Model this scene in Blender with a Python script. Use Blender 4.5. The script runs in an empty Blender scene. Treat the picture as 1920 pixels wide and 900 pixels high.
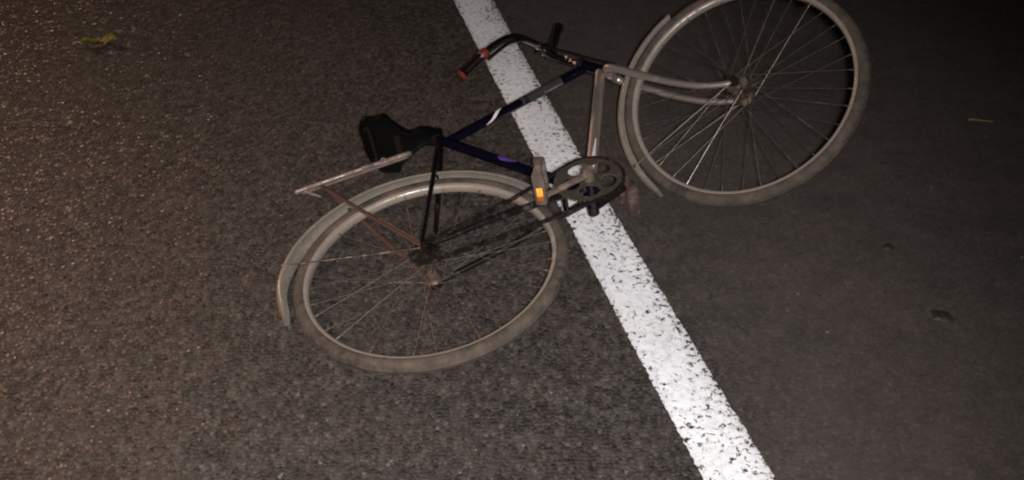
import bpy, bmesh, math, random
from mathutils import Vector, Matrix, Quaternion, noise
random.seed(7)
sc = bpy.context.scene
COL = sc.collection
V = Vector
PI = math.pi

# ------------------------------------------------------------------ camera
cam_d = bpy.data.cameras.new('camera')
cam = bpy.data.objects.new('camera', cam_d); COL.objects.link(cam)
cr = V((0.99973660, -0.01407056, -0.01813126)); cu = V((0.02295045, 0.61292259, 0.78980958)); cf = V((0.0, 0.79001767, -0.61308408))
cam.matrix_world = Matrix(((cr.x, cu.x, -cf.x, 0), (cr.y, cu.y, -cf.y, 0), (cr.z, cu.z, -cf.z, 1.63169), (0, 0, 0, 1)))
cam_d.sensor_width = 36; cam_d.lens = 36 * 1883.378 / 1920
cam_d.clip_start = 0.05; cam_d.clip_end = 500
sc.camera = cam

# ------------------------------------------------------------------ world (night: sky almost off)
w = bpy.data.worlds.new('World'); sc.world = w; w.use_nodes = True
wn = w.node_tree
sky = wn.nodes.new('ShaderNodeTexSky'); sky.sky_type = 'NISHITA'; sky.sun_disc = False
sky.sun_elevation = math.radians(4); sky.sun_rotation = math.radians(-52)
wn.links.new(sky.outputs[0], wn.nodes['Background'].inputs[0])
wn.nodes['Background'].inputs[1].default_value = 0.003

# ------------------------------------------------------------------ lamps: a torch held up just behind the camera, street lamp up the road on the left
def spot(name, loc, target, energy, color, angle, blend, radius):
    l = bpy.data.lights.new(name, 'SPOT'); l.energy = energy; l.color = color
    l.spot_size = math.radians(angle); l.spot_blend = blend; l.shadow_soft_size = radius
    o = bpy.data.objects.new(name, l); COL.objects.link(o); o.location = loc
    o.rotation_euler = (V(target) - V(loc)).to_track_quat('-Z', 'Y').to_euler()
    return o
spot('torch_light', (0.05, -0.14, 1.72), (-0.26, 1.62, 0.0), 405, (1.0, 0.93, 0.91), 88, 1.0, 0.05)
spot('street_lamp_light', (-7.4, 8.6, 3.2), (-2.35, 2.15, 0.0), 800, (1.0, 0.56, 0.36), 44, 1.0, 0.15)
spot('left_glow_light', (-3.5, -0.6, 2.7), (-2.25, 1.1, 0.0), 900, (1.0, 0.61, 0.42), 54, 1.0, 0.3)  # unseen warm light added for the brown glow at lower left

sc.view_settings.view_transform = 'Standard'; sc.view_settings.look = 'None'
sc.view_settings.exposure = 0; sc.view_settings.gamma = 1; sc.view_settings.use_curve_mapping = False
sc.cycles.filter_width = 2.1

# ------------------------------------------------------------------ materials
class NT:
    def __init__(s, name):
        s.m = bpy.data.materials.new(name); s.m.use_nodes = True
        s.t = s.m.node_tree; s.b = s.t.nodes['Principled BSDF']
        s.co = s.t.nodes.new('ShaderNodeTexCoord').outputs['Object']
    def n(s, ty, **k):
        o = s.t.nodes.new(ty)
        for a, v in k.items(): setattr(o, a, v)
        return o
    def set(s, sock, v):
        if hasattr(v, 'is_linked'): s.t.links.new(v, sock)
        else: sock.default_value = v
    def math(s, op, a, b=0.0, clamp=False):
        o = s.n('ShaderNodeMath', operation=op, use_clamp=clamp); s.set(o.inputs[0], a); s.set(o.inputs[1], b); return o.outputs[0]
    def noise(s, scale, detail=3, rough=.55, co=None):
        o = s.n('ShaderNodeTexNoise'); o.inputs['Scale'].default_value = scale; o.inputs['Detail'].default_value = detail
        o.inputs['Roughness'].default_value = rough; s.t.links.new(co or s.co, o.inputs['Vector']); return o.outputs['Fac']
    def vor(s, scale, feature='F1', co=None):
        o = s.n('ShaderNodeTexVoronoi', feature=feature); o.inputs['Scale'].default_value = scale
        s.t.links.new(co or s.co, o.inputs['Vector']); return o
    def ramp(s, f, lo, hi, a=0.0, b=1.0):
        o = s.n('ShaderNodeMapRange'); o.clamp = True; o.interpolation_type = 'SMOOTHSTEP'
        s.set(o.inputs[0], f); s.set(o.inputs[1], lo); s.set(o.inputs[2], hi); s.set(o.inputs[3], a); s.set(o.inputs[4], b)
        return o.outputs[0]
    def mix(s, f, a, b):
        o = s.n('ShaderNodeMix', data_type='RGBA'); s.set(o.inputs[0], f)
        for q, v in ((6, a), (7, b)):
            s.set(o.inputs[q], v if hasattr(v, 'is_linked') else (*v, 1))
        return o.outputs[2]
    def bump(s, h, strength, dist, normal=None):
        o = s.n('ShaderNodeBump'); o.inputs['Strength'].default_value = strength; o.inputs['Distance'].default_value = dist
        s.set(o.inputs['Height'], h)
        if normal: s.t.links.new(normal, o.inputs['Normal'])
        return o.outputs[0]
    def out(s, **k):
        for a, v in k.items():
            a = {'base': 'Base Color', 'rough': 'Roughness', 'metal': 'Metallic', 'spec': 'Specular IOR Level', 'normal': 'Normal', 'trans': 'Transmission Weight', 'coat': 'Coat Weight', 'emit': 'Emission Strength'}[a]
            if a == 'Base Color' and not hasattr(v, 'is_linked'): v = (*v, 1)
            s.set(s.b.inputs[a], v)
        return s.m

def dusty(name, base, dust, amount, rough=.5, drough=.9, metal=0.0, scale=18, bump=.15, spec=.5):
    """paint, rubber or metal under patches of road dust"""
    m = NT(name)
    n1 = m.noise(scale, 5, .65); n2 = m.noise(scale * 9, 3, .6)
    f = m.math('ADD', m.math('MULTIPLY', n1, .75), m.math('MULTIPLY', n2, .35))
    mask = m.ramp(f, .78 - amount * .62, 1.02 - amount * .62)
    vary = m.ramp(m.noise(scale * 2.3, 4), .3, .75, .72, 1.15)
    dcol = m.n('ShaderNodeVectorMath', operation='SCALE'); dcol.inputs[0].default_value = dust; m.set(dcol.inputs['Scale'], vary)
    col = m.mix(mask, base, dcol.outputs[0])
    return m.out(base=col, rough=m.ramp(mask, 0, 1, rough, drough), metal=m.ramp(mask, 0, 1, metal, 0.0), spec=spec, normal=m.bump(m.noise(scale * 25, 2), bump, .001))

M = {}
M['tyre'] = dusty('dusty_tyre_rubber', (.022, .019, .017), (.084, .065, .050), .66, .75, .95, scale=11, bump=.5)
M['rim'] = dusty('dusty_painted_rim', (.34, .30, .26), (.19, .155, .125), .48, .36, .8, .35, scale=22)
M['spoke'] = dusty('dull_steel_spoke', (.25, .225, .20), (.075, .058, .046), .40, .46, .8, 1.0, scale=30)
M['hub'] = dusty('greasy_hub_metal', (.06, .045, .035), (.10, .07, .05), .5, .45, .8, .5, scale=40)
M['frame'] = dusty('navy_frame_enamel', (.002, .0018, .0065), (.03, .025, .023), .06, .20, .7, scale=24, bump=.05)
M['stays'] = dusty('black_enamel', (.004, .003, .003), (.045, .034, .029), .16, .22, .7, scale=24, bump=.05)
M['chainstay'] = dusty('dusty_black_enamel', (.006, .005, .005), (.065, .050, .042), .38, .25, .7, scale=30, bump=.05)
M['grey_panel'] = dusty('scuffed_grey_enamel', (.030, .029, .032), (.075, .065, .06), .35, .30, .7, scale=40, bump=.05)
M['down'] = dusty('worn_lamplit_enamel', (.75, .66, .59), (.085, .065, .055), .20, .42, .7, .9, scale=30, bump=.08)  # street-lamp gloss on the tube put into a pale metallic base colour
M['decal_white'] = dusty('white_decal', (.62, .60, .58), (.25, .2, .18), .25, .3, .7, scale=40)
M['decal_violet'] = dusty('violet_decal', (.085, .038, .22), (.06, .04, .09), .3, .3, .7, scale=40)
M['fork'] = dusty('dusty_chrome_fork', (.50, .43, .39), (.10, .076, .064), .36, .40, .75, .85, scale=24, bump=.08)
M['chrome'] = dusty('dull_chrome', (.42, .40, .38), (.035, .028, .024), .22, .20, .6, 1.0, scale=40, bump=.04)
M['darksteel'] = dusty('oily_dark_steel', (.018, .015, .014), (.07, .054, .043), .22, .28, .8, .4, scale=50)
M['mudguard'] = dusty('dusty_mudguard_tin', (.26, .24, .205), (.175, .148, .118), .55, .33, .75, .4, scale=16, bump=.06)
M['stay'] = dusty('mudguard_stay_wire', (.4, .37, .33), (.14, .10, .07), .45, .35, .7, 1.0, scale=30)
M['rack'] = dusty('rack_grey_metal', (.24, .20, .18), (.15, .105, .085), .60, .3, .75, .4, scale=30)
M['rust'] = dusty('rusty_strip', (.055, .024, .015), (.085, .055, .040), .40, .7, .9, scale=45, bump=.4)
M['saddle'] = dusty('black_saddle_vinyl', (.0018, .0018, .0018), (.008, .0065, .006), .10, .6, .85, scale=24, bump=.4, spec=.10)
M['grip_dark'] = dusty('dark_red_grip', (.007, .003, .003), (.03, .012, .010), .10, .26, .7, scale=50)
M['grip_red'] = dusty('red_grip_collar', (.115, .022, .012), (.08, .028, .018), .3, .4, .8, scale=50)
M['grip_black'] = dusty('black_rubber_grip', (.008, .007, .007), (.03, .025, .022), .10, .17, .7, scale=50)
M['spider'] = dusty('dusty_spider_steel', (.14, .11, .09), (.22, .17, .13), .5, .35, .75, .3, scale=40)
M['ring'] = dusty('dusty_chainring_steel', (.085, .070, .058), (.14, .110, .086), .38, .38, .75, .45, scale=40)
M['chain'] = dusty('greasy_chain', (.022, .018, .016), (.075, .058, .046), .42, .35, .8, .5, scale=60)
M['pedal'] = dusty('dusty_pedal_plastic', (.085, .07, .06), (.15, .115, .095), .5, .4, .8, scale=45)
M['pedal_red'] = dusty('reddish_pedal_block', (.060, .036, .030), (.125, .090, .075), .50, .5, .8, scale=45)
m = NT('amber_reflector_lit')
M['amber'] = m.out(base=m.mix(m.ramp(m.vor(260).outputs['Distance'], .1, .5), (1.0, .66, .16), (.95, .42, .04)), rough=.35, spec=.6)  # torch light thrown back by the reflector put into a brightened amber
m = NT('amber_reflector_dim')
M['amber_dark'] = m.out(base=m.mix(m.ramp(m.vor(260).outputs['Distance'], .1, .5), (.42, .15, .02), (.30, .10, .012)), rough=.35, spec=.6)  # dimmer part of the same reflector, as a darker amber
m = NT('dry_leaf_skin')
M['leaf'] = m.out(base=m.mix(m.ramp(m.noise(28, 4), .35, .65), (.17, .135, .028), (.34, .28, .075)), rough=.6, normal=m.bump(m.noise(120, 3), .5, .002))
m = NT('straw_skin')
M['straw'] = m.out(base=m.mix(m.noise(60, 3), (.20, .12, .025), (.30, .20, .055)), rough=.7)
m = NT('tar_surface')
M['tar'] = m.out(base=m.mix(m.noise(60, 4), (.012, .011, .010), (.03, .026, .022)), rough=.6, normal=m.bump(m.noise(130, 3), .8, .003))
m = NT('pebble_stone')
M['pebble'] = m.out(base=m.mix(m.noise(70, 4), (.07, .058, .048), (.16, .13, .105)), rough=.75, normal=m.bump(m.noise(240, 3), .5, .001))

# edges of the painted line on the ground: x = a y^2 + b y + c (metres)
LE = (0.00295, -0.26429, 0.71342); RE = (0.00919, -0.29282, 0.88454)
def ly(e, y): return e[0] * y * y + e[1] * y + e[2]

def line_offset(m):
    """signed metres from the line's middle (right positive), as a node socket"""
    s = m.n('ShaderNodeSeparateXYZ'); m.t.links.new(m.co, s.inputs[0])
    y = s.outputs[1]
    c = [(LE[i] + RE[i]) / 2 for i in range(3)]
    q = m.math('ADD', m.math('MULTIPLY', m.math('MULTIPLY', y, y), c[0]), m.math('ADD', m.math('MULTIPLY', y, c[1]), c[2]))
    return m.math('SUBTRACT', s.outputs[0], q)

def asphalt():
    m = NT('worn_asphalt')
    off = line_offset(m)
    wob = m.math('ADD', off, m.math('MULTIPLY', m.math('SUBTRACT', m.noise(3, 3), .5), .35))
    coarse = m.ramp(wob, -.15, .30, 1.0, 0.22)            # open gravelly traffic lane, dust-filled shoulder
    warp = m.n('ShaderNodeTexNoise'); warp.inputs['Scale'].default_value = 60; m.t.links.new(m.co, warp.inputs['Vector'])
    add = m.n('ShaderNodeVectorMath', operation='MULTIPLY_ADD'); m.t.links.new(warp.outputs['Color'], add.inputs[0]); add.inputs[1].default_value = (.008,) * 3; m.t.links.new(m.co, add.inputs[2])
    co = add.outputs[0]
    v1 = m.vor(92, co=co); v2 = m.vor(290, co=co)
    d1 = m.ramp(v1.outputs['Distance'], .34, .62, 1.0, 0.0); d2 = m.ramp(v2.outputs['Distance'], .05, .62, 1.0, 0.0)
    sep = m.n('ShaderNodeSeparateColor'); m.t.links.new(v1.outputs['Color'], sep.inputs[0]); rnd = sep.outputs[0]; rnd2 = sep.outputs[1]
    stone = m.mix(rnd, (.034, .028, .0245), (.082, .068, .059))
    binder = (.028, .025, .0225)
    col = m.mix(m.math('MULTIPLY', m.ramp(v1.outputs['Distance'], .1, .7, 1.0, 0.0), m.ramp(coarse, .22, 1.0, .35, .9)), binder, stone)
    dust = m.ramp(m.noise(1.7, 6, .62), .30, .72)
    fine = m.ramp(m.noise(95, 4, .7), .25, .75)
    dmask = m.math('MULTIPLY', m.math('ADD', m.math('MULTIPLY', dust, .45), m.ramp(coarse, .22, 1.0, .50, .12)), m.ramp(fine, 0, 1, .55, 1.0), clamp=True)
    col = m.mix(dmask, col, (.060, .0475, .042))
    dark = m.ramp(m.noise(6.5, 5, .7), .60, .74)           # old oil and rubber marks
    col = m.mix(m.math('MULTIPLY', dark, .35), col, (.018, .016, .015))
    mott = m.n('ShaderNodeVectorMath', operation='SCALE'); m.t.links.new(col, mott.inputs[0]); m.set(mott.inputs['Scale'], m.math('MULTIPLY', m.math('ADD', 1.0, m.math('MULTIPLY', m.ramp(m.noise(42, 5, .7), .28, .72, -.36, .30), m.ramp(coarse, .22, 1.0, .35, 1.0))), m.ramp(m.noise(11, 4, .6), .3, .7, .86, 1.14))); col = mott.outputs[0]
    # small dark pits
    pits = m.ramp(m.noise(38, 2, .5), .70, .76)
    col = m.mix(m.math('MULTIPLY', pits, .6), col, (.012, .011, .010))
    h = m.math('ADD', m.math('MULTIPLY', d1, m.ramp(rnd2, 0, 1, .35, 1.0)), m.math('MULTIPLY', d2, .35))
    h = m.math('MULTIPLY', h, coarse)
    h = m.math('ADD', h, m.math('MULTIPLY', m.noise(420, 2), .12))
    nrm = m.bump(h, .75, .0028)
    # every stone has its own flat, slightly tilted top
    tl = m.n('ShaderNodeVectorMath', operation='SUBTRACT'); m.t.links.new(v1.outputs['Color'], tl.inputs[0]); tl.inputs[1].default_value = (.5, .5, .5)
    ts = m.n('ShaderNodeVectorMath', operation='SCALE'); m.t.links.new(tl.outputs[0], ts.inputs[0]); m.set(ts.inputs['Scale'], m.math('MULTIPLY', coarse, .80))
    ta = m.n('ShaderNodeVectorMath', operation='ADD'); m.t.links.new(nrm, ta.inputs[0]); m.t.links.new(ts.outputs[0], ta.inputs[1])
    tn = m.n('ShaderNodeVectorMath', operation='NORMALIZE'); m.t.links.new(ta.outputs[0], tn.inputs[0]); nrm = tn.outputs[0]
    gloss = m.math('MULTIPLY', m.ramp(sep.outputs[2], .42, .52), d1)
    rough = m.math('ADD', m.ramp(gloss, 0, 1, .80, .37), m.ramp(coarse, .22, 1.0, .30, 0.0))
    return m.out(base=col, rough=rough, spec=m.ramp(gloss, 0, 1, .4, 1.0), normal=nrm)
M['asphalt'] = asphalt()

def line_paint():
    m = NT('worn_road_paint')
    off = line_offset(m)
    a = m.math('ABSOLUTE', off)
    edge = m.ramp(a, .045, .078)
    warp = m.n('ShaderNodeTexNoise'); warp.inputs['Scale'].default_value = 90; m.t.links.new(m.co, warp.inputs['Vector'])
    add = m.n('ShaderNodeVectorMath', operation='MULTIPLY_ADD'); m.t.links.new(warp.outputs['Color'], add.inputs[0]); add.inputs[1].default_value = (.02,) * 3; m.t.links.new(m.co, add.inputs[2])
    n1 = m.noise(86, 4, .62, add.outputs[0]); n2 = m.noise(9, 3, .6)
    f = m.math('ADD', n1, m.math('MULTIPLY', m.math('SUBTRACT', n2, .5), .16))
    f = m.math('ADD', f, m.math('MULTIPLY', edge, .055))
    f = m.math('ADD', f, m.ramp(off, -.01, .07, -.008, .036))
    chip = m.ramp(f, .575, .650)
    thin = m.ramp(m.noise(60, 3, .6, add.outputs[0]), .42, .70)
    paint = m.mix(m.math('MULTIPLY', thin, .50), (.81, .845, .88), (.44, .46, .48))
    grime = m.ramp(m.noise(5, 4), .35, .7)
    paint = m.mix(m.math('MULTIPLY', m.math('ADD', m.math('MULTIPLY', grime, .25), m.math('MULTIPLY', edge, .35)), .8), paint, (.36, .33, .30))
    col = m.mix(chip, paint, (.035, .031, .028))
    h = m.math('ADD', m.math('MULTIPLY', chip, -1.0), m.math('MULTIPLY', m.vor(190).outputs['Distance'], .6))
    return m.out(base=col, rough=.62, spec=.4, normal=m.bump(h, .6, .0018))
M['paint'] = line_paint()

# ------------------------------------------------------------------ mesh helpers
def link(name, bm, mat, parent=None, smooth=True, auto=40):
    me = bpy.data.meshes.new(name)
    bmesh.ops.recalc_face_normals(bm, faces=bm.faces)
    if smooth:
        for f in bm.faces: f.smooth = True
        lim = math.radians(auto)
        for e in bm.edges:
            if len(e.link_faces) == 2 and e.calc_face_angle(0) > lim: e.smooth = False
    bm.to_mesh(me); bm.free()
    for x in (mat if isinstance(mat, (list, tuple)) else [mat]): me.materials.append(x)
    o = bpy.data.objects.new(name, me); COL.objects.link(o)
    if parent: o.parent = parent
    return o
def tag(o, label=None, cat=None, group=None, kind=None):
    for k, v in (('label', label), ('category', cat), ('group', group), ('kind', kind)):
        if v: o[k] = v
    return o
def smooth_path(pts, n=6):
    pts = [V(p) for p in pts]
    if len(pts) < 3: return pts
    P = [pts[0] * 2 - pts[1]] + pts + [pts[-1] * 2 - pts[-2]]; out = []
    for i in range(1, len(P) - 2):
        a, b, c, d = P[i - 1:i + 3]
        for k in range(n):
            t = k / n
            out.append(.5 * ((2 * b) + (c - a) * t + (2 * a - 5 * b + 4 * c - d) * t * t + (3 * b - a - 3 * c + d) * t ** 3))
    out.append(pts[-1]); return out
def tube(bm, pts, r, seg=14, flat=None, up=None, cap=True, mi=0):
    """sweep a round (or flattened: flat = second radius) section along pts; r may be a list"""
    pts = [V(p) for p in pts]; n = len(pts)
    rs = r if isinstance(r, (list, tuple)) else [r] * n
    rs = [rs[0] + (rs[-1] - rs[0]) * i / (n - 1) for i in range(n)] if len(rs) != n else rs
    t0 = (pts[1] - pts[0]).normalized()
    u = V(up) if up else (V((0, 0, 1)) if abs(t0.z) < .9 else V((1, 0, 0)))
    u = (u - t0 * u.dot(t0)).normalized(); rings = []
    for i in range(n):
        t = ((pts[min(i + 1, n - 1)] - pts[i]).normalized() + (pts[i] - pts[max(i - 1, 0)]).normalized())
        t = t.normalized() if t.length > 1e-6 else t0
        u = (u - t * u.dot(t)).normalized(); v = t.cross(u)
        ru = rs[i]; rv = flat if flat else rs[i]
        rings.append([bm.verts.new(pts[i] + u * ru * math.cos(2 * PI * k / seg) + v * rv * math.sin(2 * PI * k / seg)) for k in range(seg)])
    for a, b in zip(rings, rings[1:]):
        for k in range(seg):
            f = bm.faces.new((a[k], a[(k + 1) % seg], b[(k + 1) % seg], b[k])); f.material_index = mi
    if cap:
        for q in (rings[0][::-1], rings[-1]):
            f = bm.faces.new(q); f.material_index = mi
    return rings
def box(bm, c, ex, ey, ez, bevel=0.0):
    """box about c with half-extent vectors"""
    c, ex, ey, ez = map(V, (c, ex, ey, ez))
    vs = [bm.verts.new(c + ex * i + ey * j + ez * k) for i in (-1, 1) for j in (-1, 1) for k in (-1, 1)]
    fs = [bm.faces.new([vs[i] for i in q]) for q in ((0, 1, 3, 2), (4, 6, 7, 5), (0, 4, 5, 1), (2, 3, 7, 6), (0, 2, 6, 4), (1, 5, 7, 3))]
    if bevel:
        es = list({e for f in fs for e in f.edges})
        bmesh.ops.bevel(bm, geom=es, offset=bevel, segments=2, affect='EDGES', profile=.6)
def revolve(bm, prof, T, seg=96, t0=0, t1=2 * PI, closed_prof=True):
    """revolve closed (r, z) profile about the wheel axis; T maps wheel (x,y,z) to parent space; r may vary with angle via callable"""
    full = abs(t1 - t0 - 2 * PI) < 1e-6
    n = seg if full else seg + 1
    rings = []
    for i in range(n):
        t = t0 + (t1 - t0) * i / seg
        p = prof(t) if callable(prof) else prof
        rings.append([bm.verts.new(T(V((r * math.cos(t), r * math.sin(t), z)))) for r, z in p])
    m_ = len(rings[0])
    for i in range(seg):
        a, b = rings[i], rings[(i + 1) % n]
        for k in range(m_ if closed_prof else m_ - 1):
            bm.faces.new((a[k], a[(k + 1) % m_], b[(k + 1) % m_], b[k]))
    if not full and closed_prof:
        bm.faces.new(rings[0][::-1]); bm.faces.new(rings[-1])
BM = bmesh.new

# ------------------------------------------------------------------ setting: road and line
def road_sheet():
    bm = BM()
    def lin(lo, hi, n): return [lo + (hi - lo) * i / n for i in range(n + 1)]
    xs = [-60, -25, -10, -5] + lin(-3, 3, 90) + [5, 10, 25, 60]
    ys = [-60, -20, -5, -1] + lin(.6, 5, 70) + [8, 15, 40, 120]
    g = [[bm.verts.new((x, y, (noise.noise(V((x * 1.3, y * 1.3, 0))) * .004 + noise.noise(V((x * 5, y * 5, 3))) * .0012) if -3 < x < 3 and .6 < y < 5 else 0)) for x in xs] for y in ys]
    for j in range(len(ys) - 1):
        for i in range(len(xs) - 1): bm.faces.new((g[j][i], g[j][i + 1], g[j + 1][i + 1], g[j + 1][i]))
    return tag(link('road', bm, M['asphalt']), kind='structure')
def gz(x, y): return noise.noise(V((x * 1.3, y * 1.3, 0))) * .004 + noise.noise(V((x * 5, y * 5, 3))) * .0012
road_sheet()
def line_sheet():
    bm = BM(); rows = []
    y = .2
    ys = []
    while y < 7.5: ys.append(y); y += .006
    ys = [-8.0, -2.0] + ys + [12.0, 30.0]
    for y in ys:
        jl = (noise.noise(V((y * 90, 1, 0))) * .0045 + noise.noise(V((y * 17, 5, 0))) * .0035)
        jr = (noise.noise(V((y * 90, 9, 0))) * .0035 + noise.noise(V((y * 17, 13, 0))) * .0030)
        yy = min(max(y, -1), 9)
        sl = lambda e: ly(e, yy) + (y - yy) * (2 * e[0] * yy + e[1])
        x0, x1 = sl(LE) + jl, sl(RE) + jr
        if y > 9: x0, x1 = sl(LE), sl(LE) + .16
        row = []
        for k in range(9):
            x = x0 + (x1 - x0) * k / 8
            row.append(bm.verts.new((x, y, gz(x, y) + (.0045 if 0 < k < 8 else .002))))
        rows.append(row)
    for a, b in zip(rows, rows[1:]):
        for k in range(8): bm.faces.new((a[k], a[k + 1], b[k + 1], b[k]))
    return tag(link('road_marking', bm, M['paint']), kind='structure')
line_sheet()

# ------------------------------------------------------------------ bicycle: frame axes x forward, y up, z to its right; it lies on its left side
O = V((0.207202, 2.125577, 0.131195))
R = Matrix(((0.8316, -0.5378, -0.1388), (0.5370, 0.8423, -0.0458), (0.1415, -0.0364, 0.9893)))
bike = bpy.data.objects.new('bicycle', None); COL.objects.link(bike)
bike.location = (O.x, O.y, 0)
tag(bike, 'dusty old bicycle with navy frame lying on its side across the white road line', 'bicycle')
ROOT = V((O.x, O.y, 0))
def B(p): return R @ V(p) + O - ROOT
HA = 1.30114; HL = V((0.38477, 0.43046, 0)); HLEN = .0915
AX = V((-math.cos(HA), math.sin(HA), 0)); FW = V((math.sin(HA), math.cos(HA), 0))
HU = HL + AX * HLEN
RS = Quaternion(AX, -0.55259).to_matrix()
def S(f, u, r): return B(HL + RS @ (FW * f + AX * u + V((0, 0, r))))
HUB = V((-0.46133, 0.05116, 0)); FH = HL + RS @ (-AX * .42905 + FW * .06217)
RW = lambda p: B(HUB + p)
FWH = lambda p: B(FH + RS @ p)
SC = V((-0.15859, 0.49247, 0))

# ---- wheels
def wheel(T, rear, label):
    bm = BM()
    rim = [(.3225, -.0139), (.3225, -.0115), (.3165, -.0095), (.3165, .0095), (.3225, .0115), (.3225, .0139), (.3155, .0139), (.309, .0128), (.3052, .0095), (.3040, .004), (.3040, -.004), (.3052, -.0095), (.309, -.0128), (.3155, -.0139)]
    revolve(bm, rim, T, 144)
    wh = link('wheel', bm, M['rim'], bike); wh['label'] = label
    bm = BM()
    prof = []
    for k in range(22):
        a = 2 * PI * k / 22; r = .0182
        x = math.cos(a) * r; z = math.sin(a) * r
        if math.cos(a) > .75 and k % 2: x -= .0016           # tread grooves
        prof.append((.3268 + x, z * .98))
    revolve(bm, prof, T, 160)
    link('tyre', bm, M['tyre'], wh)
    # hub
    bm = BM(); w_ = .036
    hp = [(.016, -w_ - .004), (.029, -w_ - .0035), (.030, -w_), (.029, -w_ + .002), (.017, -w_ + .008), (.0125, -.012), (.0125, .012), (.017, w_ - .008), (.029, w_ - .002), (.030, w_), (.029, w_ + .0035), (.016, w_ + .004), (.008, w_ + .012), (.005, w_ + .012), (.005, -w_ - .012), (.008, -w_ - .012)]
    revolve(bm, hp, T, 28)
    hub = link('hub', bm, M['hub'], wh)
    bm = BM()
    tube(bm, [T(V((0, 0, -.060 if rear else -.078))), T(V((0, 0, .078)))], .0048, 10)
    for z in (-.056 if rear else -.068, .068): tube(bm, [T(V((0, 0, z - .005))), T(V((0, 0, z + .005)))], .0095, 6)
    link('axle', bm, M['darksteel'], hub) if False else link('axle', bm, M['darksteel'], wh)
    bm = BM(); tube(bm, [T(V((.312, .0 + .02, 0))), T(V((.272, .018, 0)))], .003, 8)
    link('valve', bm, M['darksteel'], wh)
    # 36 spokes, crossed three
    rnd = random.Random(11 if rear else 5)
    for i in range(36):
        side = 1 if i % 2 else -1
        j = i // 2
        lead = 1 if j % 2 else -1
        tr = 2 * PI * i / 36 + .05
        tf = tr + lead * (math.radians(62) + rnd.uniform(-.05, .05))
        z = side * w_ + (.003 if lead > 0 else -.003)
        p0 = T(V((.0275 * math.cos(tf), .0275 * math.sin(tf), z)))
        p1 = T(V((.3055 * math.cos(tr), .3055 * math.sin(tr), side * .003)))
        bm = BM()
        mid = p0.lerp(p1, .5) + T(V((0, 0, rnd.uniform(-.002, .002)))) - T(V((0, 0, 0)))
        tube(bm, smooth_path([p0, mid, p1], 3), .00095, 6)
        tube(bm, [p1.lerp(p0, .045), p1], .0019, 6)
        link('spoke', bm, M['spoke'], wh)
    return wh
rear = wheel(RW, True, 'rear wheel lying flat on the asphalt under the chain')
front = wheel(FWH, False, 'front wheel turned sideways and tilted up off the ground')
bm = BM()
def teeth(n, r0, r1):
    def prof(t):
        k = (t * n / (2 * PI)) % 1.0
        r = r1 if .25 < k < .75 else r0
        return [(r, .0465), (r, .0435), (.014, .0425), (.014, .0475)]
    return prof
revolve(bm, teeth(18, .0335, .0385), RW, 18 * 8)
tube(bm, [RW(V((0, 0, .036))), RW(V((0, 0, .052)))], .019, 18)
link('sprocket', bm, M['chain'], rear)

# ---- frame
bm = BM()
BBL, BBR = V((0, 0, -.036)), V((0, 0, .036))
tt = HU - AX * .018
tube(bm, [B(SC + V((0, -.012, 0))), B(tt)], .0138, 18)                                   # top tube
tube(bm, [B((0, .012, 0)), B(SC), B(SC + (SC.normalized()) * .03)], .0145, 18)           # seat tube
tube(bm, [B(HL), B(HU)], .0185, 20)                                                       # head tube
tube(bm, [B(BBL), B(BBR)], .0205, 22)                                                     # bottom bracket shell
frame = link('frame', bm, M['frame'], bike)
for s in (-1, 1):
    bm = BM()
    st = [B(SC + V((-.012, .004, s * .015))), B(SC.lerp(HUB, .12) + V((-.01, 0, s * .02))), B(HUB + V((.004, .022, s * .061)))]
    tube(bm, smooth_path(st, 5), [.0085 - .0025 * i / 10 for i in range(11)], 12)
    link('seat_stay', bm, M['stays'], frame); bm = BM()
    cs = [B((-.008, 0, s * .022)), B((-.10, .012, s * .033)), B((-.27, .032, s * .053)), B(HUB + V((.022, 0, s * .061)))]
    tube(bm, smooth_path(cs, 5), [.0110 - .0035 * i / 15 for i in range(16)], 12)
    dp = HUB + V((.006, .004, s * .061))
    box(bm, B(dp), R @ V((.022, .004, 0)), R @ V((-.003, .02, 0)), R @ V((0, 0, .003)), .001)
    link('chain_stay', bm, M['chainstay'], frame)
bm = BM()
br = SC.lerp(HUB, .30) + V((-.008, 0, 0)); tube(bm, [B(br + V((0, 0, -.024))), B(br + V((0, 0, .024)))], .006, 10)
link('stay_bridge', bm, M['stays'], frame); bm = BM()
tube(bm, [B((-.075, .009, -.03)), B((-.075, .009, .03))], .007, 10)
link('stay_bridge', bm, M['stays'], frame)
bm = BM()
dt0 = V((.006, .014, 0)); dt1 = HL + AX * .022
tube(bm, [B(dt0.lerp(dt1, .02)), B(dt0.lerp(dt1, .5)), B(dt1)], .0150, 20)
dn = link('down_tube', bm, M['down'], frame); dn['label'] = 'worn tube, paled for its lamp gloss, between the crank and the steering head'
# lugs and headset
bm = BM()
for i, (p, q, r) in enumerate(((HL - AX * .008, HL + AX * .006, .0225), (HU - AX * .006, HU + AX * .010, .0225), (HU + AX * .010, HU + AX * .020, .0185))):
    if i == 1: link('headset_cup', bm, M['darksteel'], frame); bm = BM()
    tube(bm, [B(p), B(p.lerp(q, .5)), B(q)], [r * .9, r, r * .9], 20)
link('headset_cup', bm, M['darksteel'], frame)
bm = BM()
tube(bm, [B(SC + V((-.02, -.004, -.012))), B(SC + V((-.02, -.004, .016)))], .0045, 8)
tube(bm, [B(SC + SC.normalized() * .012), B(SC + SC.normalized() * .034)], .0175, 18)
link('seat_clamp', bm, M['darksteel'], frame)
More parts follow.
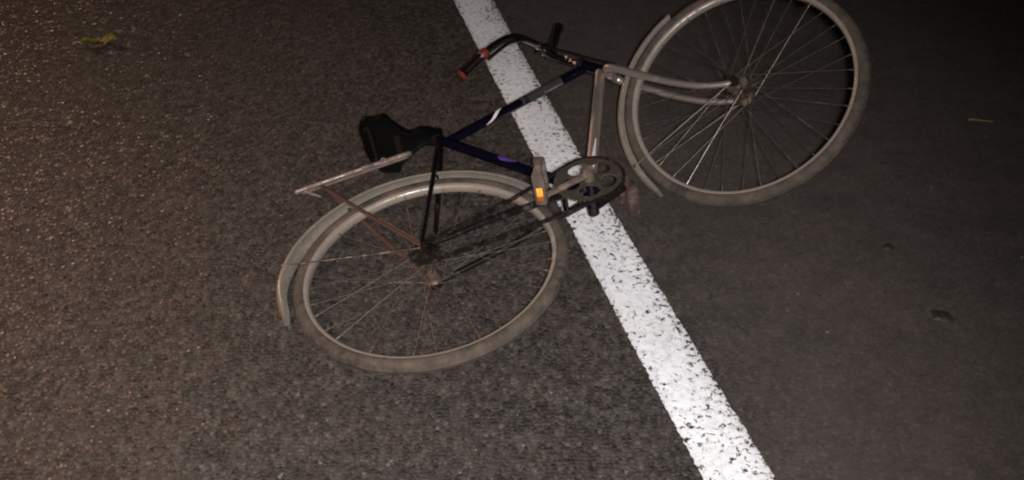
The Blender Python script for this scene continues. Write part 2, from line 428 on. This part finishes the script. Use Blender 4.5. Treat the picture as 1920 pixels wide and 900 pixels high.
# decals: curved patches wrapped just outside the tubes, facing the bike's right
def decal(name, p0, p1, rad, shape, mat, centre=-.9):
    p0, p1 = V(p0), V(p1); ax = (p1 - p0).normalized(); z = V((0, 0, 1)); sd = ax.cross(z)
    bm = BM(); prev = None; n = len(shape)
    for i, (a, b) in enumerate(shape):
        c = p0.lerp(p1, i / (n - 1)); row = []
        for k in range(17):
            t = a + (b - a) * k / 16
            row.append(bm.verts.new(B(c + (z * math.cos(t) + sd * math.sin(t)) * (rad + .0006))))
        if prev:
            for k in range(16): bm.faces.new((prev[k], prev[k + 1], row[k + 1], row[k]))
        prev = row
    return link(name, bm, mat, frame)
T0, T1 = SC + V((0, -.012, 0)), tt
decal('decal', T0.lerp(T1, .255), T0.lerp(T1, .41), .0138, [(1.7, 1.8), (1.35, 1.75), (1.05, 1.55), (.55, 1.2), (.0, .75), (-.4, .25), (-.7, -.25), (-.95, -.75)], M['decal_white'])
decal('decal', SC.lerp(V((0, 0, 0)), .40), SC.lerp(V((0, 0, 0)), .52), .0145, [(-.2, .2), (-.9, .6), (-1.1, .5), (-1.1, .3), (-.8, -.2)], M['decal_violet'])
pn = decal('decal', T0.lerp(T1, .46), T0.lerp(T1, .80), .0138, [(-2.0, .2), (-3.0, 2.4), (-3.1, 3.1), (-3.1, 3.1), (-3.1, 3.1), (-3.1, 3.1), (-3.0, 2.6)], M['grey_panel'])
pn['label'] = 'scuffed grey panel on the top tube'
decal('decal', T0.lerp(T1, .66), T0.lerp(T1, .80), .0144, [(1.55, 1.65), (1.4, 1.75), (1.4, 1.75), (1.5, 1.7)], M['mudguard'])
D0, D1 = dt0, dt1
decal('decal', D0.lerp(D1, .10), D0.lerp(D1, .36), .0150, [(.1, .6), (0, .7), (.05, .65), (.2, .6), (.35, .55)], M['decal_white'])

# ---- fork
bm = BM()
tube(bm, [S(0, -.012, 0), S(0, .0, 0)], .017, 18)
for s in (-1, 1):
    pts = [S(0, -.014, s * .010), S(.002, -.020, s * .034), S(.004, -.050, s * .044), S(.006, -.14, s * .047), S(.010, -.24, s * .049), S(.022, -.33, s * .050), S(.046, -.40, s * .050), S(.056, -.418, s * .050)]
    sp = smooth_path(pts, 6); n = len(sp)
    tube(bm, sp, [.0145 - .0065 * (i / (n - 1)) for i in range(n)], 16, flat=None)
fork = link('fork', bm, M['fork'], bike)
for s in (-1, 1):
    bm = BM()
    c = S(.060, -.425, s * .0505); box(bm, c, (S(.06 + .006, -.425 - .012, 0) - S(.06, -.425, 0)), (S(.06 + .010, -.425 + .005, 0) - S(.06, -.425, 0)), S(0, 0, .0028) - S(0, 0, 0), .001)
    link('dropout', bm, M['darksteel'], fork)

# ---- stem and handlebar
bm = BM()
tube(bm, [S(0, .085, 0), S(0, .205, 0), S(.006, .222, 0), S(.012, .235, 0)], [.0112, .0112, .0125, .014], 16)
tube(bm, [S(.012, .237, -.024), S(.012, .237, .024)], .0165, 18)
tube(bm, [S(.012, .237, .018), S(-.012, .262, .018)], .005, 6)
stem = link('stem', bm, M['stays'], bike)
for p in ((.0, .128, .014), (.006, .15, .013), (-.006, .105, .022), (.004, .262, .016), (.0, .255, -.012)):
    bm = BM(); q = S(*p); tube(bm, [q, q + R @ RS @ V((-.002, -.003, .008))], .0052, 6)
    link('bolt', bm, M['chrome'], stem)
bm = BM()
right = [(.012, .237, -.03), (.012, .237, .0), (.004, .245, .05), (-.008, .254, .10), (-.026, .247, .15), (-.048, .243, .185), (-.085, .243, .218), (-.135, .243, .248), (-.185, .252, .262)]
tube(bm, smooth_path([S(*p) for p in right], 8), .0110, 18)
left = [(.012, .237, -.02), (.024, .247, -.032), (.042, .27, -.05), (.085, .303, -.085), (.125, .336, -.12)]
tube(bm, smooth_path([S(*p) for p in left], 8), .0110, 16)
bar = link('handlebar', bm, M['chrome'], bike)
def grip(a, b, mats, label):
    a, b = V(a), V(b); bm = BM(); d = (b - a).normalized(); L = (b - a).length
    prof = [(0, .0135, 1), (.06, .0165, 1), (.22, .0165, 1), (.26, .0145, 0)] + [(.26 + .58 * i / 16, .0152 if i % 2 else .0142, 0) for i in range(1, 16)] + [(.86, .0150, 0), (.90, .0175, 1), (.97, .0175, 1), (1.0, .013, 1)]
    rings = []
    up = V((0, 0, 1)); u = (up - d * up.dot(d)).normalized(); v = d.cross(u)
    for t, r, mi in prof: rings.append(([bm.verts.new(a + d * L * t + u * r * math.cos(2 * PI * k / 18) + v * r * math.sin(2 * PI * k / 18)) for k in range(18)], mi))
    for (p, mi), (q, mj) in zip(rings, rings[1:]):
        for k in range(18):
            f = bm.faces.new((p[k], p[(k + 1) % 18], q[(k + 1) % 18], q[k])); f.material_index = mi if mi == mj else 0
    f = bm.faces.new(rings[0][0][::-1]); f.material_index = 1; f = bm.faces.new(rings[-1][0]); f.material_index = 1
    g = link('grip', bm, mats, bar); g['label'] = label
grip(S(-.130, .242, .246), S(-.238, .262, .272), [M['grip_dark'], M['grip_red']], 'dark grip with red collars at both ends')
grip(S(.052, .277, -.058), S(.158, .362, -.147), [M['grip_black'], M['grip_black']], 'plain black grip pointing away up the road')
bm = BM()      # brake lever under the right half of the bar
lev = [(.0, .232, .07), (-.028, .226, .145), (-.066, .222, .196), (-.105, .222, .222), (-.150, .228, .240)]
tube(bm, smooth_path([S(*p) for p in lev], 6), [.0065] * 10 + [.0055] * 15, 10)
tube(bm, [S(.002, .252, .055), S(-.002, .226, .066)], .0055, 8)
link('brake_lever', bm, M['chrome'], bar)
bm = BM()
lev = [(.03, .243, -.035), (.075, .282, -.055), (.12, .318, -.088)]
tube(bm, smooth_path([S(*p) for p in lev], 5), .006, 10)
tube(bm, [S(.02, .262, .012), S(.012, .285, .018)], .006, 10); tube(bm, [S(.02, .232, -.028), S(.03, .262, -.040)], .012, 12)
link('brake_lever', bm, M['stays'], bar)
bm = BM()      # brake rod down the steering head
tube(bm, smooth_path([S(.012, .235, .03), S(.020, .15, .024), S(.022, .05, .022), S(.03, -.02, .012)], 6), .0028, 8)
link('brake_rod', bm, M['stays'], bike)

# ---- saddle and post
bm = BM()
ud = SC.normalized()
tube(bm, [B(SC - ud * .01), B(SC + ud * .105)], .0127, 16)
link('seat_post', bm, M['chrome'], bike)
def saddle():
    bm = BM()
    r0 = V((-.336, .652, .034)); r1 = V((-.130, .546, .008)); ax = (r1 - r0).normalized(); L = (r1 - r0).length
    up = V((0, 0, 1)).cross(ax); lat = V((0, 0, 1))
    prof = [(0, .034, .034), (.03, .058, .046), (.09, .082, .056), (.18, .097, .062), (.30, .103, .064), (.38, .094, .062), (.46, .066, .058), (.60, .036, .054), (.74, .027, .050), (.88, .025, .046), (.97, .018, .036), (1.0, .008, .022)]
    rings = []
    cv = smooth_path([V(p) for p in prof], 4); prof = [(max(0, min(1, p.x)), max(.004, p.y), p.z) for p in cv]
    for s, wd, dp in prof:
        c = r0 + ax * L * s + V((0, 0, .006 * math.sin(s * 19))) + up * (.012 * math.sin(PI * min(1, s * 1.1)) * -1)
        if s > .85: c = c - up * .012 * (s - .85) / .15
        row = []
        for k in range(25):                               # over the top from left skirt to right skirt
            a = PI * k / 24
            x = -math.cos(a); h = math.sin(a)
            xx = math.copysign(abs(x) ** .92, x) * wd; hh = -dp * (1 - max(h, 0) ** .75) + .004 * noise.noise(V((s * 5, k * .25, 2)))
            row.append(bm.verts.new(B(c + lat * xx + up * hh)))
        for k in range(23, 0, -1):                        # back underneath, hollow
            a = PI * k / 24
            x = -math.cos(a); h = math.sin(a)
            xx = math.copysign(abs(x) ** .92, x) * (wd - .006); hh = -dp - .001 + .004 * max(h, 0)
            row.append(bm.verts.new(B(c + lat * xx + up * hh)))
        rings.append(row)
    n = len(rings[0])
    for a, b in zip(rings, rings[1:]):
        for k in range(n): bm.faces.new((a[k], a[(k + 1) % n], b[(k + 1) % n], b[k]))
    bm.faces.new(rings[0][::-1]); bm.faces.new(rings[-1])
    sd = link('saddle', bm, M['saddle'], bike)
    def P(s, z, h): return B(r0 + ax * L * s + lat * z + up * h)
    bm = BM()
    for q in (-1, 1):
        tube(bm, smooth_path([P(.12, q * .055, -.035), P(.25, q * .035, -.055), P(.45, q * .020, -.060), P(.7, q * .016, -.052), P(.93, q * .006, -.030)], 5), .0034, 8)
        co = []
        for i in range(50):
            t = i / 49; a = t * 2 * PI * 4.5
            co.append(P(.14 + .05 * math.cos(a), q * .055 + .011 * math.sin(a), -.02 - .045 * t))
        tube(bm, co, .0022, 6)
    tube(bm, [P(.14, -.06, -.066), P(.14, .06, -.066)], .0045, 8)
    link('saddle_rail', bm, M['darksteel'], sd)
    bm = BM()
    tube(bm, [P(.44, -.032, -.060), P(.44, .032, -.060)], .012, 14)
    tube(bm, [P(.44, .030, -.060), P(.44, .040, -.060)], .008, 6)
    link('saddle_clamp', bm, M['darksteel'], sd)
saddle()

# ---- mudguards
def mudguard(T, t0, t1, rfun, half, label, stays):
    bm = BM()
    def prof(t):
        r = rfun(t); w_ = half; e = max(0.0, min(1.0, (t1 - t) / .16)); e = .40 + .60 * e * (2 - e)
        outer = [(r - .018 * e, w_), (r - .014 * e, w_ + .0005), (r - .0085 * e, w_ * .93), (r - .004 * e, w_ * .72), (r - .0005, w_ * .40), (r + .0008, 0)]
        outer = outer + [(a, -z) for a, z in outer[-2::-1]]
        inner = [(a - .0012, z * .955) for a, z in outer[::-1]]
        return outer + inner
    revolve(bm, prof, T, 90, t0, t1)
    g = link('mudguard', bm, M['mudguard'], bike); g['label'] = label
    for t, z, a in stays:
        bm = BM()
        r = rfun(t)
        p1 = T(V(((r - .012) * math.cos(t), (r - .012) * math.sin(t), z * (half + .002))))
        p0 = T(V((.010 * math.cos(t + a), .010 * math.sin(t + a), .066 if z > 0 else -.050)))
        tube(bm, [p0, p0.lerp(p1, .5), p1, p1 + (p1 - p0).normalized() * .004], .0019, 8)
        tube(bm, [p1 - T(V((0, 0, z * .004))) + T(V((0, 0, 0))), p1 + T(V((0, 0, z * .004))) - T(V((0, 0, 0)))], .0045, 8)
        link('mudguard_stay', bm, M['stay'], g)
def rr(t):
    d = math.degrees(t)
    return .366 + .021 * max(0, min(1, (d - 55) / 75)) - .012 * max(0, min(1, (d - 150) / 20))
mudguard(RW, math.radians(2), math.radians(169), rr, .027, 'rear mudguard, broad and greyish beige', [(math.radians(141), 1, .4), (math.radians(141), -1, .4)])
def rf(t):
    d = math.degrees(t)
    return .362 + .008 * max(0, min(1, (d - 110) / 70))
mudguard(FWH, math.radians(79), math.radians(184), rf, .022, 'front mudguard ending in a bare tip beside the fork', [(math.radians(166), 1, .3), (math.radians(166), -1, .3)])

# ---- luggage rack, twisted in the fall
bm = BM()
ra, rb = V((-.607, .505, .060)), V((-.292, .432, .060)); wv = V((.027, .074, -.060))
def K(s, t): return B(ra.lerp(rb, s) + wv * t)
rail = smooth_path([K(.97, .5), K(1.0, .35), K(1.0, .12), K(.96, 0), K(.8, 0), K(.4, 0), K(.05, 0), K(.0, .10), K(-.01, .5), K(.0, .9), K(.05, 1), K(.4, 1), K(.8, 1), K(.96, 1), K(1.0, .88), K(1.0, .65), K(.97, .5)], 5)
tube(bm, rail, .0070, 10)
for s in (.14, .5, .82): tube(bm, [K(s, .0), K(s, 1)], .0035, 8)
tube(bm, [K(0, .5), K(.98, .5)], .0040, 8)
off = R @ V((.0, -.012, .010))
tube(bm, [p + off for p in (K(.0, .03), K(.3, .0), K(.66, .0), K(.72, .02))], .0058, 10)
rack = link('luggage_rack', bm, M['rack'], bike)
bm = BM()
tube(bm, smooth_path([K(.70, .05) + off, K(.60, .10) + off * 2.6, K(.54, .15) + off * 3.2], 4), .0042, 8)
co = []
for i in range(40):
    a = i / 39 * 2 * PI * 4; co.append(K(.76 + .022 * math.cos(a), .06 + .22 * i / 39) + off * 1.2 + R @ V((0, .008 * math.sin(a), .006 * math.sin(a))))
tube(bm, co, .0022, 6)
link('spring_clip', bm, M['rack'], rack)
bm = BM()
tube(bm, smooth_path([K(.04, .05) + off, K(.07, .08) + R @ V((.006, -.03, 0)), K(.10, .1) + R @ V((.012, -.055, -.004))], 4), .0035, 8)
link('tail_hook', bm, M['rack'], rack)
for s in (1, -1):
    bm = BM()
    top = ra.lerp(rb, .20) + (wv if s < 0 else V((0, 0, 0)))
    low = HUB + V((-.004, .008, s * (.068 if s > 0 else .052)))
    mid = top.lerp(low, .45) + V((-.004, -.005, s * .004 + (.012 if s < 0 else 0)))
    tube(bm, smooth_path([B(top), B(mid), B(low)], 6), .0060, 10, flat=.0020, up=R @ V((1, 0, 0)))
    link('rack_stay', bm, M['rust'], rack)

# ---- cranks, chainring, pedals
bm = BM()
NR = 44; RO, RI = .0915, .0868
def ring_mesh():
    bm = BM(); seg = NR * 6
    holes = 5; hr = .0185; hc = .0505
    # disc with five round windows, built as a polar grid whose window cells are left out, walls closed
    za, zb = .0468, .0432
    nr = 26; r_in = .016
    def rad(i, k):
        if i == nr:
            p = (k % 6) / 6
            return RO if .2 < p < .75 else RI
        return r_in + (RI - .0005 - r_in) * i / (nr - 1)
    ph = math.radians(18)
    def inside(r, t):
        x, y = r * math.cos(t), r * math.sin(t)
        for h in range(holes):
            a = ph + 2 * PI * h / holes
            u = x * math.cos(a) + y * math.sin(a) - hc; v = -x * math.sin(a) + y * math.cos(a)
            if (u / .0232) ** 2 + (v / .0270) ** 2 < 1: return True
        return False
    gridv = {}
    def vert(i, k, s):
        k %= seg; key = (i, k, s)
        if key not in gridv:
            r = rad(i, k); t = 2 * PI * k / seg
            gridv[key] = bm.verts.new(B((r * math.cos(t), r * math.sin(t), za if s else zb)))
        return gridv[key]
    keep = {}
    for i in range(nr):
        for k in range(seg):
            rm = (rad(i, k) + rad(min(i + 1, nr - 1), k)) / 2; t = 2 * PI * (k + .5) / seg
            keep[i, k] = not inside(rm, t)
    for (i, k), ok in keep.items():
        if not ok: continue
        bm.faces.new([vert(i, k, 1), vert(i + 1, k, 1), vert(i + 1, k + 1, 1), vert(i, k + 1, 1)])
        bm.faces.new([vert(i, k, 0), vert(i, k + 1, 0), vert(i + 1, k + 1, 0), vert(i + 1, k, 0)])
        if i == nr - 1 or not keep[i + 1, k]: bm.faces.new([vert(i + 1, k, 0), vert(i + 1, k + 1, 0), vert(i + 1, k + 1, 1), vert(i + 1, k, 1)])
        if i == 0 or not keep[i - 1, k]: bm.faces.new([vert(i, k, 1), vert(i, k + 1, 1), vert(i, k + 1, 0), vert(i, k, 0)])
        if not keep[i, (k + 1) % seg]: bm.faces.new([vert(i, k + 1, 1), vert(i + 1, k + 1, 1), vert(i + 1, k + 1, 0), vert(i, k + 1, 0)])
        if not keep[i, (k - 1) % seg]: bm.faces.new([vert(i, k, 0), vert(i + 1, k, 0), vert(i + 1, k, 1), vert(i, k, 1)])
    return link('chainring', bm, M['ring'], bike)
ringo = ring_mesh()
def crank(end, z0, z1, mat):
    bm = BM(); end = V(end)
    tube(bm, [B((0, 0, z0 * .55)), B((0, 0, z0 * 1.25))], .0155, 18)
    p0 = V((0, 0, z0)); p1 = V((end.x, end.y, z1)); n = 12
    pts = [B(p0.lerp(p1, i / n)) for i in range(n + 1)]
    tube(bm, pts, [.0125 - .004 * i / n for i in range(n + 1)], 14, flat=.0068, up=R @ V((-.2, 1, 0)))
    tube(bm, [B((end.x, end.y, z1 - math.copysign(.009, z1))), B((end.x, end.y, z1 + math.copysign(.009, z1)))], .0128, 16)
    return link('crank_arm', bm, mat, bike)
RC = V((-.148, -.012, 0)); LC = V((.142, .030, 0))
crank(RC, .062, .078, M['spider']); crank(LC, -.055, -.072, M['darksteel'])
def pedal(c, z, side, pdir, mat, label, refl):
    """block pedal: spindle along z, body spans +-w across pdir; two rubber blocks in a cage"""
    a = V(pdir).normalized(); nrm = a.cross(V((0, 0, 1))); zz = V((0, 0, 1))
    c = V((c[0], c[1], z)); bm = BM(); Rv = lambda v: R @ V(v)
    for s in (-1, 1):
        box(bm, B(c + a * .031 * s), Rv(a * .008), Rv(nrm * .0125), Rv(zz * .046), .003)
        for q in (-1, 1): box(bm, B(c + a * .031 * s + nrm * .0125 * q), Rv(a * .006), Rv(nrm * .002), Rv(zz * .043), .001)
    for q in (-1, 1): box(bm, B(c + zz * .044 * q), Rv(a * .034), Rv(nrm * .0105), Rv(zz * .0035), .0015)
    tube(bm, [B(c - zz * .05 * side), B(c + zz * .044 * side)], .0085, 14)
    tube(bm, [B(c - zz * .062 * side), B(c - zz * .048 * side)], .006, 10)
    tube(bm, [B(c + zz * .046 * side), B(c + zz * .056 * side)], .0105, 14)
    p = link('pedal', bm, mat, bike); p['label'] = label
    bm = BM()
    for s in refl:
        f = c + a * (.0395 * s) + zz * (-.012 * side)
        box(bm, B(f + zz * .0075), Rv(a * .0022), Rv(nrm * .0078), Rv(zz * .0125), .001)
        nf = len(bm.faces); box(bm, B(f - zz * .0125), Rv(a * .0020), Rv(nrm * .0078), Rv(zz * .0074), .001)
        bm.faces.ensure_lookup_table()
        for fc in bm.faces[nf:]: fc.material_index = 1
    if refl:
        link('reflector', bm, [M['amber'], M['amber_dark']], p)
    else: bm.free()
pedal(RC, .128, 1, (-.62, -.78, 0), M['pedal'], 'upper pedal with an amber reflector', (1,))
pedal(LC + V((-.008, -.004, 0)), -.100, -1, (-.25, -.97, 0), M['pedal_red'], 'lower reddish pedal resting on the asphalt', ())

# ---- chain
def chain_path():
    r1, r2 = .089, .0368; d = HUB.length; c0 = V((0, 0, 0)); ax = HUB.normalized()
    base = math.atan2(ax.y, ax.x); al = math.acos((r1 - r2) / d); pts = []
    a0, a1 = base - al, base + al                      # tangent angles
    N = 60
    for i in range(N):                                  # round the chainring, the far side
        t = a1 - (a1 - a0) - 0 + 0
    seq = []
    t = a1
    end = a0 + 2 * PI
    for i in range(N + 1): 
        tt_ = a1 + (end - a1) * i / N
        seq.append(V((r1 * math.cos(tt_), r1 * math.sin(tt_), .045)))
    seq.append('run')
    for i in range(N // 2 + 1):
        tt_ = a0 + (a1 - a0) * i / (N // 2)
        seq.append(HUB + V((r2 * math.cos(tt_), r2 * math.sin(tt_), .045)))
    seq.append('run')
    out = []
    for i, s in enumerate(seq):
        if isinstance(s, str):
            a = seq[i - 1]; b = seq[(i + 1) % len(seq)]
            sag = .010 if i < len(seq) - 1 else .005
            for k in range(1, 40):
                q = k / 40; p = a.lerp(b, q); p = p + V((.25, -1, -.4)) * sag * math.sin(PI * q); out.append(p)
        else: out.append(s)
    return out
cp = chain_path(); cp.append(cp[0])
dist = [0]
for a, b in zip(cp, cp[1:]): dist.append(dist[-1] + (b - a).length)
nl = int(round(dist[-1] / .0127 / 2)) * 2; step = dist[-1] / nl
def at(s):
    s %= dist[-1]
    for i in range(len(dist) - 1):
        if dist[i + 1] >= s: return cp[i].lerp(cp[i + 1], (s - dist[i]) / max(1e-9, dist[i + 1] - dist[i]))
bm = BM()
for i in range(nl):
    p, q = at(i * step), at((i + 1) * step); t = (q - p).normalized(); n_ = V((0, 0, 1)).cross(t).normalized(); c = (p + q) / 2
    for s in (-1, 1):
        zoff = V((0, 0, s * (.0034 if i % 2 else .0022)))
        box(bm, B(c + zoff), R @ (t * .0085), R @ (n_ * .0041), R @ V((0, 0, .0006)))
    tube(bm, [B(p - V((0, 0, .0036))), B(p + V((0, 0, .0036)))], .0037, 8)
link('chain', bm, M['chain'], bike)

# thin tin, foam and wire that reach the asphalt are pressed flat against it
for o in bike.children_recursive:
    for v in o.data.vertices:
        if v.co.z < .0015: v.co.z = .0015 + (v.co.z - .0015) * .04

# ------------------------------------------------------------------ small litter on the road
def leaf(loc, size, rot):
    bm = BM(); n, m_ = 16, 9; rows = []
    for i in range(n + 1):
        s = i / n; row = []
        wd = size * .32 * (math.sin(PI * s) ** .7) * (1 + .18 * math.sin(s * 23))
        for k in range(m_):
            t = k / (m_ - 1) * 2 - 1
            x = (s - .5) * size + noise.noise(V((s * 5, t * 2, 1))) * .006
            y = t * wd * .8
            z = .006 + size * (.13 * (abs(t) ** 1.6) * (.7 + .5 * math.sin(s * 7 + (2 if t > 0 else 0))) + .05 * math.sin(s * 9)) + noise.noise(V((s * 9, t * 4, 7))) * .006
            row.append(bm.verts.new((x, y, max(z, .003))))
        rows.append(row)
    fs = []
    for a, b in zip(rows, rows[1:]):
        for k in range(m_ - 1): fs.append(bm.faces.new((a[k], a[k + 1], b[k + 1], b[k])))
    bmesh.ops.solidify(bm, geom=fs, thickness=.0009)
    st = rows[0][m_ // 2].co
    tube(bm, smooth_path([V((-size * .5, 0, .008)), V((-size * .62, .006, .014)), V((-size * .78, .004, .006))], 4), .0013, 6)
    o = link('fallen_leaf', bm, M['leaf']); o.location = loc; o.rotation_euler = (0, 0, rot)
    return tag(o, 'curled dry olive yellow leaf on the dark asphalt left of the bicycle', 'leaf')
leaf((-1.462, 3.300, .004), .120, .15)
bm = BM()
tube(bm, smooth_path([V((-.036, .004, .004)), V((-.012, 0, .007)), V((.012, -.004, .006)), V((.036, -.003, .004))], 5), [.0024, .0012], 8)
o = link('straw', bm, M['straw']); o.location = (1.445, 2.636, .003); o.rotation_euler = (0, 0, -.1)
tag(o, 'thin yellowish straw on the dark shoulder right of the raised wheel', 'straw')
def blob(name, loc, sx, sy, sz, rot, mat, label, cat, group=None, seed=0):
    bm = BM(); bmesh.ops.create_icosphere(bm, subdivisions=3, radius=1)
    for v in bm.verts:
        d = 1 + .35 * noise.noise(v.co * 1.4 + V((seed, 0, 0))) + .12 * noise.noise(v.co * 4 + V((0, seed, 0)))
        c = v.co * d; v.co = V((c.x * sx, c.y * sy, max(c.z, -.5) * sz))
    o = link(name, bm, mat); o.location = (loc[0], loc[1], sz * .35 + gz(loc[0], loc[1])); o.rotation_euler = (0, 0, rot)
    return tag(o, label, cat, group)
blob('tar_lump', (1.019, 1.764), .026, .019, .006, -.3, M['tar'], 'flat dark lump of tar low on the right side of the road', 'tar', seed=3)
blob('tar_lump', (.975, 2.032), .014, .012, .005, .4, M['tar'], 'small dark crumb of tar further up from the flat tar lump', 'tar', seed=8)
for i, (x, y, s) in enumerate(((.70, 1.86, .006), (.66, 1.80, .005), (.735, 1.72, .007), (1.30, 1.98, .007), (.60, 2.43, .005), (.95, 2.36, .004), (.83, 1.55, .005), (1.18, 2.30, .006))):
    s *= .62
    blob('pebble', (x, y), s, s * .75, s * .6, i * 1.3, M['pebble'], 'tiny pale pebble on the smooth shoulder right of the line', 'pebble', 'tiny pebbles scattered on the road shoulder', seed=i * 2.7)
